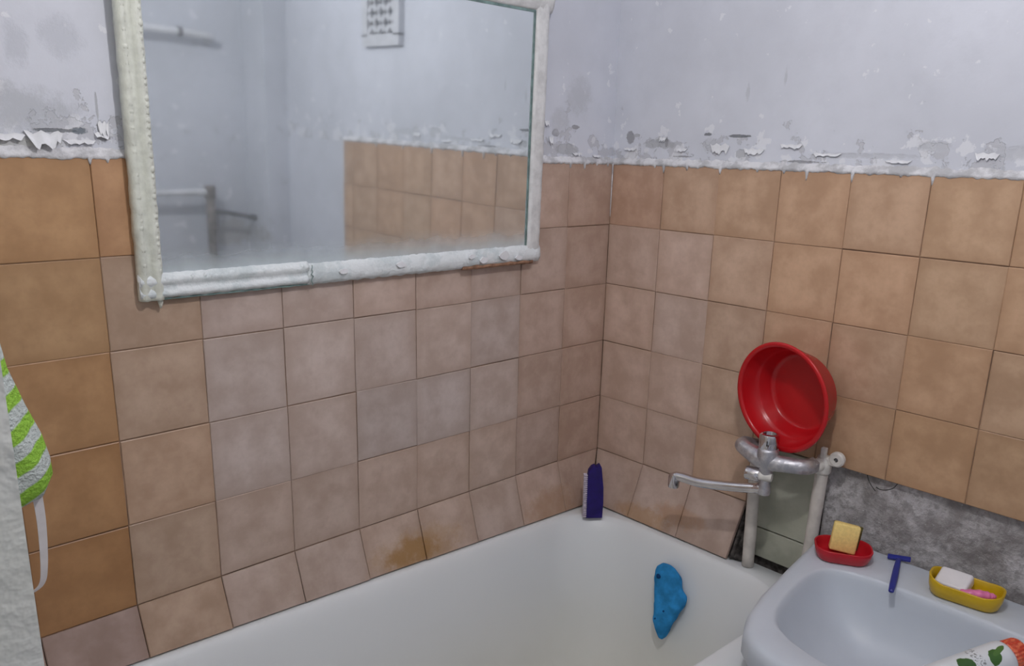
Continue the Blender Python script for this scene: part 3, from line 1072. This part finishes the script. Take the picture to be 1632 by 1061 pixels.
rings = [ring_at(0, 0.25, 0.615), ring_at(0, 0.72, 0.640), ring_at(0, 1.0, 0.690), ring_at(0.35, 0.65, 0.728), ring_at(0.9, 0.08, 0.742),
         ring_at(1, 0, 0.748, 0.004), ring_at(1, 0, 0.757), ring_at(1, 0, 0.782), ring_at(1, 0, 0.793, 0.003), ring_at(1, 0, 0.799, 0.010), ring_at(1, 0, 0.801, 0.018),
         ring_at(0, 1, 0.8005, -0.006), ring_at(0, 1, 0.799, -0.002), ring_at(0, 1, 0.796, 0.001), ring_at(0, 1, 0.786, 0.006), ring_at(0, 0.95, 0.765),
         ring_at(0, 0.88, 0.735), ring_at(0, 0.78, 0.705), ring_at(0, 0.64, 0.682), ring_at(0, 0.45, 0.668), ring_at(0, 0.25, 0.660), ring_at(0, 0.1, 0.657)]
g = G()
g.loft(rings, True, True)
g.build('basin_shell', M_ceramic, sink, True)
for yy in (-1.10, -0.80):
    g = G()
    g.box(Vector((-0.016, yy - 0.012, 0.60)) - Vector(sink.location), Vector((-0.001, yy + 0.012, 0.735)) - Vector(sink.location))
    g.box(Vector((-0.16, yy - 0.012, 0.655)) - Vector(sink.location), Vector((0.0, yy + 0.012, 0.675)) - Vector(sink.location))
    g.build('wall_bracket', M_rust, sink)
g = G()
g.tube(smoothpath([Vector(p) - Vector(sink.location) for p in ((-0.27, -0.95, 0.63), (-0.27, -0.95, 0.45), (-0.24, -0.95, 0.36), (-0.16, -0.95, 0.38), (-0.08, -0.95, 0.36), (-0.07, -0.95, 0.2), (-0.07, -0.95, 0.0))], 6), 0.022, 16)
g.build('drain_pipe', M_plastic_white, sink, True)


# ------------------------------------------------------------------ things on the washbasin
def dish(name, mat, center, rotz, size, h, label, wave=0.0, tilt=(0, 0)):
    e = empty(name, center)
    e.rotation_euler = (tilt[0], tilt[1], rotz)
    tag(e, label, 'soap dish')
    L, W = size
    def rr(s, z, r):
        q = rrect(-L / 2 - s, L / 2 + s, -W / 2 - s, W / 2 + s, r + s, z, 8)
        if wave and z > h * 0.7:
            for v in q:
                v.z += wave * (abs(v.x) / (L / 2)) ** 2 * (1 if v.x < 0 else 0.6)
        return q
    R = min(L, W) * 0.40
    g_ = G()
    g_.loft([rr(-0.012, 0.0, R - 0.004), rr(-0.008, 0.0005, R), rr(-0.004, 0.004, R), rr(0.0, h * 0.6, R), rr(0.0018, h - 0.001, R), rr(0.0012, h, R),
             rr(-0.0012, h, R), rr(-0.002, h - 0.001, R), rr(-0.004, h * 0.6, R), rr(-0.007, 0.005, R), rr(-0.012, 0.003, R - 0.004)], True, True)
    g_.build('dish_body', mat, e, True)
    return e


ZT = 0.8012
dish('soap_dish', M_red_dish, (-0.094, -0.731, ZT), math.radians(-60), (0.106, 0.078), 0.027,
     'red oval soap dish on the washbasin corner, holding the yellow sponge')
sp_e = empty('kitchen_sponge', (-0.072, -0.722, ZT + 0.0045))
tag(sp_e, 'yellow foam sponge standing upright in the red soap dish', 'sponge')
sm = axis_mat((0, 0, 0.029), (0.20, -0.02, 1), (1, 0.55, 0))
g = G()
g.rbox((0.022, 0.050, 0.058), sm, 0.004, 2)
for v in g.v:
    v += Vector((fn(v.y * 60, v.z * 60), fn(v.z * 50, v.x * 60), fn(v.x * 50, v.y * 50))) * 0.001
fo = g.build('foam', M_foam, sp_e, True, 0.9)
g = G()
g.rbox((0.006, 0.056, 0.055), sm @ Matrix.Translation((0.0145, -0.004, -0.001)), 0.002, 2)
g.build('scouring_pad', M_scour, sp_e, True, 0.9)

rz_e = empty('razor', (-0.085, -0.835, ZT))
tag(rz_e, 'blue disposable razor lying on the washbasin ledge', 'razor')
ro_ = Vector(rz_e.location)
g = G()
hp = [Vector(p) - ro_ for p in ((-0.028, -0.8155, 0.8085), (-0.060, -0.825, 0.8070), (-0.100, -0.8375, 0.8062), (-0.135, -0.8480, 0.8062), (-0.160, -0.8555, 0.8062))]
hp = smoothpath(hp, 5)
nh = len(hp)
g.tube(hp, [0.0036 + 0.0014 * math.sin(math.pi * min(1, i / nh * 1.0)) for i in range(nh)], 12, True, (0.8, 1.25))
g.build('handle', M_blue, rz_e, True)
g = G()
g.rbox((0.011, 0.042, 0.006), axis_mat(Vector((-0.0205, -0.8135, 0.8085)) - ro_, (-0.35, 0.0, 1), (1, 0.3, 0)), 0.0015, 2)
hd = g.build('razor_head', M_blue, rz_e, True, 0.7)

dish('soap_dish', M_yellow, (-0.074, -0.953, ZT), math.radians(-83), (0.120, 0.070), 0.028,
     'yellow soap dish beside the razor, holding white soap', 0.010)
g = G()
sm = axis_mat((0, 0, 0.012), (-0.42, 0.05, 1), (0, -1, 0))
g.rbox((0.056, 0.046, 0.024), sm, 0.006, 3)
so = g.build('soap_bar', M_soap, None, True)
so.location = (-0.072, -0.931, ZT + 0.012)
tag(so, 'white soap bar resting in the yellow dish', 'soap')
pk = empty('pink_toiletry', (-0.090, -0.978, ZT + 0.017))
tag(pk, 'small pink oblong piece beside the white soap bar', 'toiletry')
g = G()
g.tube(smoothpath([(-0.014, 0.026, 0.008), (-0.010, 0.014, 0.0085), (-0.002, 0.000, 0.009), (0.006, -0.012, 0.009), (0.010, -0.020, 0.009)], 5),
       [0.0045 + 0.005 * math.sin(math.pi * (i + 1) / 23) + 0.0006 * math.sin(i * 1.3) for i in range(21)], 12)
g.build('case_body', M_pink, pk, True)
g = G()
g.tube([(0.006, -0.012, 0.010), (0.011, -0.0205, 0.0105), (0.013, -0.025, 0.010)], [0.0055, 0.0058, 0.003], 10)
g.build('case_tip', M_pink, pk, True)

# tube of cosmetics lying in the bowl: white, green leaf print, ribbed orange-red cap
tube_e = empty('cosmetic_bottle', (-0.315, -1.045, 0.745))
tag(tube_e, 'white bottle with green leaf print and orange red ribbed cap, lower right', 'bottle')
A = Vector((-0.3467, -0.9904, 0.7692))
B = Vector((-0.2225, -1.066, 0.806))
ax = (B - A).normalized()


def make_label():
    k = NT('leaf_print_label')
    oc = k.objco()
    s = k.sep(oc)
    col = k.mix(k.noise(30, 2, oc), (0.66, 0.69, 0.72), (0.74, 0.76, 0.79))
    wob = k.m('MULTIPLY', k.m('SUBTRACT', k.noise(90, 4, oc), 0.5), 1.2)
    # pointed leaves: rotated ellipses on the print
    for (x0, z0, ru, rv, ang, c) in [(0.006, 0.116, 0.014, 0.010, 0.65, (0.045, 0.13, 0.02)), (0.013, 0.128, 0.004, 0.014, -0.35, (0.07, 0.17, 0.03)),
                                     (0.010, 0.068, 0.012, 0.014, 0.3, (0.035, 0.11, 0.02)), (-0.004, 0.050, 0.014, 0.010, 1.0, (0.06, 0.15, 0.04))]:
        dx, dz = k.m('SUBTRACT', s[0], x0), k.m('SUBTRACT', s[2], z0)
        ca, sa = math.cos(ang), math.sin(ang)
        p_ = k.m('ADD', k.m('MULTIPLY', dx, ca), k.m('MULTIPLY', dz, sa))
        q_ = k.m('SUBTRACT', k.m('MULTIPLY', dz, ca), k.m('MULTIPLY', dx, sa))
        p_, q_ = k.m('DIVIDE', p_, ru), k.m('DIVIDE', q_, rv)
        d = k.m('ADD', k.m('ADD', k.m('MULTIPLY', p_, p_), k.m('MULTIPLY', q_, q_)), wob)
        col = k.mix(k.ss(d, 0.8, 1.0, 1.0, 0.0), col, c)
    # illegible grey print between the leaves
    st = k.ss(k.noise(300, 2, oc), 0.54, 0.60)
    bandz = k.m('MULTIPLY', k.ss(s[2], 0.080, 0.084), k.ss(s[2], 0.096, 0.100, 1.0, 0.0))
    col = k.mix(k.m('MULTIPLY', k.m('MULTIPLY', st, bandz), 0.8), col, (0.12, 0.13, 0.13))
    return k.set(col, 0.3)


M_label = make_label()
M_cap = (lambda k: k.set(k.mix(k.ss(k.noise(160, 2, k.objco()), 0.4, 0.6), (0.55, 0.045, 0.02), (0.72, 0.16, 0.07)), 0.3))(NT('orange_cap'))
tm = axis_mat((0, 0, 0), ax, (0, 0.8, 0.6))
tube_e.matrix_world = Matrix.Translation(A) @ tm
L = (B - A).length
g = G()
g.lathe([(0.0, -0.02), (0.020, -0.02), (0.027, -0.014), (0.0285, 0.0), (0.0285, L - 0.012), (0.0275, L - 0.004), (0.024, L), (0.0, L)], Matrix.Identity(4), 40)
g.build('bottle_body', M_label, tube_e, True)
g = G()
rings = []
for r_, h_ in ((0.0, L), (0.0235, L), (0.0245, L + 0.002), (0.0235, L + 0.022), (0.021, L + 0.026), (0.0, L + 0.027)):
    rings.append([Vector(((r_ + (0.0009 if j % 2 else 0) * (r_ > 0.02)) * math.cos(2 * math.pi * j / 56), (r_ + (0.0009 if j % 2 else 0) * (r_ > 0.02)) * math.sin(2 * math.pi * j / 56), h_)) for j in range(56)])
g.loft(rings)
g.build('bottle_cap', M_cap, tube_e, False)

# ------------------------------------------------------------------ brush standing in the bath corner
br = empty('foot_brush', (-0.115, -0.098, rim_z(-0.115) + 0.001))
tag(br, 'dark purple brush with pale bristles standing in the bath corner', 'brush')
br.rotation_euler = (0, 0, math.radians(-38))
# local x across the picture, y away from the viewer
outline = [(a * 1.12, b) for a, b in [(-0.019, 0.0), (-0.0195, 0.05), (-0.019, 0.10), (-0.0155, 0.124), (-0.009, 0.134), (-0.002, 0.1375), (0.001, 0.134), (0.005, 0.136), (0.009, 0.139),
           (0.0125, 0.132), (0.0145, 0.11), (0.0175, 0.08), (0.0185, 0.04), (0.0175, 0.0)]]
g = G()
front = [Vector((a, -0.010, b)) for a, b in outline]
mid0 = [Vector((a * 1.06, -0.006, b * 1.005)) for a, b in outline]
mid1 = [Vector((a * 1.06, 0.006, b * 1.005)) for a, b in outline]
back = [Vector((a, 0.010, b)) for a, b in outline]
g.loft([front, mid0, mid1, back], True, True)
for v in g.v:
    v.y += 0.012 * (v.z / 0.14) ** 2
    v.z = max(v.z, 0.0)
g.build('brush_back', M_purple, br)
g = G()
for iy in range(4):
    for iz in range(22):
        z = 0.004 + iz * 0.0052
        y = -0.008 + iy * 0.004 + 0.012 * (z / 0.14) ** 2
        a = Vector((-0.0215, y, z))
        b = a + Vector((-0.0085 + 0.001 * fn(iz * 1.7, iy), 0, 0.001 * fn(iz * 2.3, iy)))
        g.tube([a, b], [0.0016, 0.0019], 5)
tag(g.build('bristles', M_bristle, br), 'pale lilac bristles', kind='stuff')

# ------------------------------------------------------------------ blue sponge on the inside end of the bath
bs = empty('bath_sponge', (-0.126, -0.352, 0.555))
tag(bs, 'bright blue porous bath sponge clinging inside the bathtub end', 'sponge')
ol = [(0.012, 0.066), (0.024, 0.063), (0.030, 0.050), (0.030, 0.030), (0.0285, 0.0), (0.0285, -0.035), (0.029, -0.055), (0.022, -0.072), (0.012, -0.083), (0.003, -0.077),
      (-0.006, -0.058), (-0.018, -0.035), (-0.032, -0.012), (-0.040, 0.004), (-0.038, 0.016), (-0.030, 0.026), (-0.024, 0.042), (-0.016, 0.058), (-0.002, 0.066)]
ol = [(v.x, v.y) for v in smoothpath([(a, b, 0) for a, b in ol + ol[:1]], 4)[:-1]]
rings = []
for dx, sc in ((0.016, 0.80), (0.014, 0.93), (0.006, 1.0), (-0.006, 1.0), (-0.014, 0.95), (-0.019, 0.84), (-0.022, 0.6), (-0.0235, 0.3)):
    rings.append([Vector((dx, a * sc * 1.15, b * sc * 1.12 - 0.006)) for a, b in ol])
g = G()
g.loft(rings, True, True)
for v in g.v:
    v += Vector((fn(v.y * 70, v.z * 70, 1), fn(v.y * 60, v.z * 60, 5) * 0.8, fn(v.y * 60, v.z * 60, 9) * 0.8)) * 0.0028
    v.x += v.z * 0.22
    v.y += v.z * 0.20
sb = g.build('sponge_body', M_bluesponge, bs, True)
g = G()
for (a, b, r_) in ((0.0150, 0.048, 0.0060), (-0.004, -0.024, 0.0026), (0.02, -0.05, 0.002)):
    g.lathe([(0.0, 0.0), (r_, 0.0), (r_ * 0.9, 0.0025), (0, 0.003)], axis_mat((-0.0225 + b * 0.22, a + b * 0.20, b), (-1, 0, 0)), 12)
tag(g.build('pores', M_bluehole, sb, True), kind='stuff')  # raised dark discs, the shade inside the pores put into their colour

# ------------------------------------------------------------------ striped bath mitt hanging behind the jamb
mt = empty('bath_mitt', (-1.46, -0.45, 1.20))
tag(mt, 'green and white striped towelling mitt hanging beside the door jamb', 'bath mitt')
mo = Vector(mt.location)
g = G()
secs = [(-1.468, 1.470, 0.012, 0.012), (-1.466, 1.455, 0.022, 0.020), (-1.464, 1.400, 0.026, 0.024), (-1.460, 1.350, 0.026, 0.026), (-1.456, 1.310, 0.032, 0.027),
        (-1.450, 1.275, 0.037, 0.028), (-1.444, 1.250, 0.039, 0.028), (-1.443, 1.232, 0.039, 0.026), (-1.445, 1.219, 0.034, 0.021), (-1.449, 1.212, 0.020, 0.012)]
rings = []
for cx, z, rx, ry in secs:
    rings.append([Vector((cx + rx * math.cos(a) * (1 + 0.06 * math.sin(3 * a + z * 30)), -0.45 + ry * math.sin(a) * (1 + 0.10 * math.sin(5 * a + z * 20)),
                          z + 0.010 * math.cos(a))) - mo for a in [2 * math.pi * j / 40 for j in range(40)]])
g.loft(rings, True, True)
for v in g.v:
    v += Vector((fn(v.x * 90, v.z * 90), fn(v.y * 90, v.z * 90, 3), fn(v.x * 90, v.y * 90, 6))) * 0.0016
g.build('mitt_cloth', M_stripe, mt, True)
g = G()
rb = smoothpath([Vector(p) - mo for p in ((-1.4225, -0.452, 1.222), (-1.4222, -0.453, 1.195), (-1.4235, -0.453, 1.165), (-1.4255, -0.452, 1.140), (-1.428, -0.450, 1.125), (-1.434, -0.448, 1.117),
                                          (-1.444, -0.446, 1.114), (-1.452, -0.445, 1.125), (-1.456, -0.445, 1.16), (-1.457, -0.446, 1.215))], 6)
rings = []
for i, p in enumerate(rb):
    w = 0.0046 - 0.0018 * min(1, i / 26)
    rings.append([p + Vector((sx * w, sy * 0.0006, 0)) for sx, sy in ((-1, -1), (1, -1), (1, 1), (-1, 1))])
g.loft(rings, True, True)
g.build('hanging_loop', M_strap, mt)
g = G()
g.tube(smoothpath([Vector(p) - mo for p in ((-1.499, -0.45, 1.475), (-1.485, -0.45, 1.472), (-1.474, -0.45, 1.466), (-1.466, -0.45, 1.472), (-1.463, -0.45, 1.482))], 5), 0.003, 10)
g.build('hook', M_chrome_dull, mt, True)

# ------------------------------------------------------------------ wire ends poking out under the tiles
wr = empty('wire_loop', (0.0, -0.745, 0.93))
tag(wr, 'thin black wire looping below the tile edge over bare cement', 'wire')
wo = Vector(wr.location)
for pts in (((0.008, -0.716, 0.951), (-0.002, -0.726, 0.940), (-0.004, -0.738, 0.928), (-0.003, -0.742, 0.924)),
            ((0.006, -0.780, 0.951), (-0.003, -0.775, 0.941), (-0.005, -0.762, 0.933), (-0.003, -0.750, 0.930), (-0.002, -0.742, 0.932))):
    g = G()
    g.tube(smoothpath([Vector(p) - wo for p in pts], 6), 0.0009, 8)
    g.build('strand', M_wire, wr, True)

# ------------------------------------------------------------------ things seen only in the mirror
vent = empty('wall_vent', (0.004, -1.02, 1.850))
tag(vent, 'white vent grille with diamond openings seen in the mirror', 'vent')
VW, VH = 0.205, 0.26
g = G()
g.box((-0.003, -VW / 2 + 0.01, 0.01), (0.0, VW / 2 - 0.01, VH - 0.01))
g.build('vent_dark_backing', M_ventback, vent)  # flat dark sheet, the shade of the open shaft put into its colour
g = G()
for lo, hi in (((-VW / 2, 0), (VW / 2, 0.035)), ((-VW / 2, VH - 0.035), (VW / 2, VH)), ((-VW / 2, 0.03), (-VW / 2 + 0.030, VH - 0.03)), ((VW / 2 - 0.030, 0.03), (VW / 2, VH - 0.03))):
    g.box((-0.020, lo[0], lo[1]), (0.0, hi[0], hi[1]))
g.build('vent_frame', M_vent, vent)
cy0, cz0, hw, hh = 0.0, VH / 2, VW / 2 - 0.028, VH / 2 - 0.033
for sgn in (1, -1):
    for k in range(-4, 5):
        c = k * 0.062
        # line  z = sgn*1.25*y + c  clipped to the opening
        ys = [-hw, hw]
        pts = []
        for i in range(41):
            y = -hw + 2 * hw * i / 40
            z = sgn * 1.25 * y + c
            if abs(z) <= hh:
                pts.append((y, z))
        if len(pts) < 4:
            continue
        (ya, za), (yb, zb) = pts[0], pts[-1]
        d = Vector((0, yb - ya, zb - za))
        g = G()
        g.rbox((d.length + 0.008, 0.012, 0.017), axis_mat((-0.0105, (ya + yb) / 2, cz0 + (za + zb) / 2), d.cross(Vector((1, 0, 0))), d), 0.002, 1)
        g.build('lattice_bar', M_vent, vent)

rail = empty('towel_rail', (-0.4, WY, 1.33))
tag(rail, 'white painted towel rail pipe on the opposite wall in the mirror', 'towel rail')
rr_ = Vector(rail.location)
YR = WY + 0.072
g = G()
g.tube(smoothpath([Vector(p) - rr_ for p in ((-0.222, WY + 0.002, 1.872), (-0.224, WY + 0.045, 1.876), (-0.245, YR, 1.884), (-0.30, YR, 1.888), (-0.42, YR, 1.890), (-0.50, YR, 1.890),
                                              (-0.535, YR, 1.875), (-0.548, YR, 1.84), (-0.548, YR, 1.60), (-0.548, YR, 1.39), (-0.535, YR, 1.345), (-0.50, YR, 1.328),
                                              (-0.42, YR, 1.327), (-0.32, YR, 1.328), (-0.268, YR, 1.328))], 8), 0.0125, 16)
g.build('rail_pipe', M_railpaint, rail, True)
for (x, z) in ((-0.350, 1.8895),):
    g = G()
    g.lathe([(0.0, -0.007), (0.0165, -0.007), (0.0165, 0.007), (0.0, 0.007)], axis_mat(Vector((x, YR, z)) - rr_, (1, 0, 0)), 16)
    g.build('joint_ring', M_darkpipe, rail)
ri_ = empty('riser_pipe', (-0.272, YR, 0.0))
tag(ri_, 'rusty dark riser pipe with a thin branch seen in the mirror', 'pipe')
g = G()
g.tube([(0.0, 0, 0.0), (0, 0, 0.6), (0, 0, 1.2), (0, 0, 1.335), (0, 0, 1.352)], [0.0165, 0.0165, 0.0165, 0.0165, 0.010], 16)
g.lathe([(0.0165, 1.30), (0.021, 1.305), (0.021, 1.345), (0.017, 1.352), (0.0, 1.353)], Matrix.Identity(4), 16, False, False)
g.build('riser', M_rust, ri_, True)
g = G()
g.tube(smoothpath([(0.01, 0, 1.252), (0.05, 0.0, 1.250), (0.10, 0.0, 1.240), (0.155, -0.004, 1.228), (0.17, -0.004, 1.222)], 6), 0.0085, 12)
g.tube(smoothpath([(0.165, -0.004, 1.228), (0.185, -0.004, 1.224), (0.212, -0.004, 1.208), (0.228, -0.004, 1.175), (0.232, -0.004, 1.13), (0.233, -0.004, 0.9), (0.233, -0.004, 0.3), (0.233, -0.004, 0.0)], 6), 0.0105, 12)
g.build('branch_pipe', M_darkpipe, ri_, True)

# ------------------------------------------------------------------ ceiling lamp
lamp = empty('ceiling_lamp', (LAMP_POS[0], LAMP_POS[1], CEIL))
tag(lamp, 'small white bulb hanging on a cord from the ceiling', 'lamp')
g = G()
g.lathe([(0.0, 0.0), (0.045, 0.0), (0.045, -0.015), (0.006, -0.03), (0.006, LAMP_POS[2] - CEIL + 0.12), (0.022, LAMP_POS[2] - CEIL + 0.085), (0.020, LAMP_POS[2] - CEIL + 0.029), (0.0, LAMP_POS[2] - CEIL + 0.029)], Matrix.Identity(4), 24)
g.build('lamp_holder', M_plastic_white, lamp, True, 0.6)
k = NT('lamp_glow')
k.set((0.8, 0.8, 0.8), 0.4)
k.put(k.b.inputs['Emission Color'], LAMP_COLOR)
k.b.inputs['Emission Strength'].default_value = LAMP_STRENGTH
g = G()
zc = LAMP_POS[2] - CEIL
g.lathe([(0.0, zc - 0.03)] + [(0.03 * math.sin(math.pi * i / 16), zc - 0.03 * math.cos(math.pi * i / 16)) for i in range(1, 16)] + [(0.0, zc + 0.03)], Matrix.Identity(4), 24, False, False)
g.build('lamp_globe', k.mat, lamp, True)
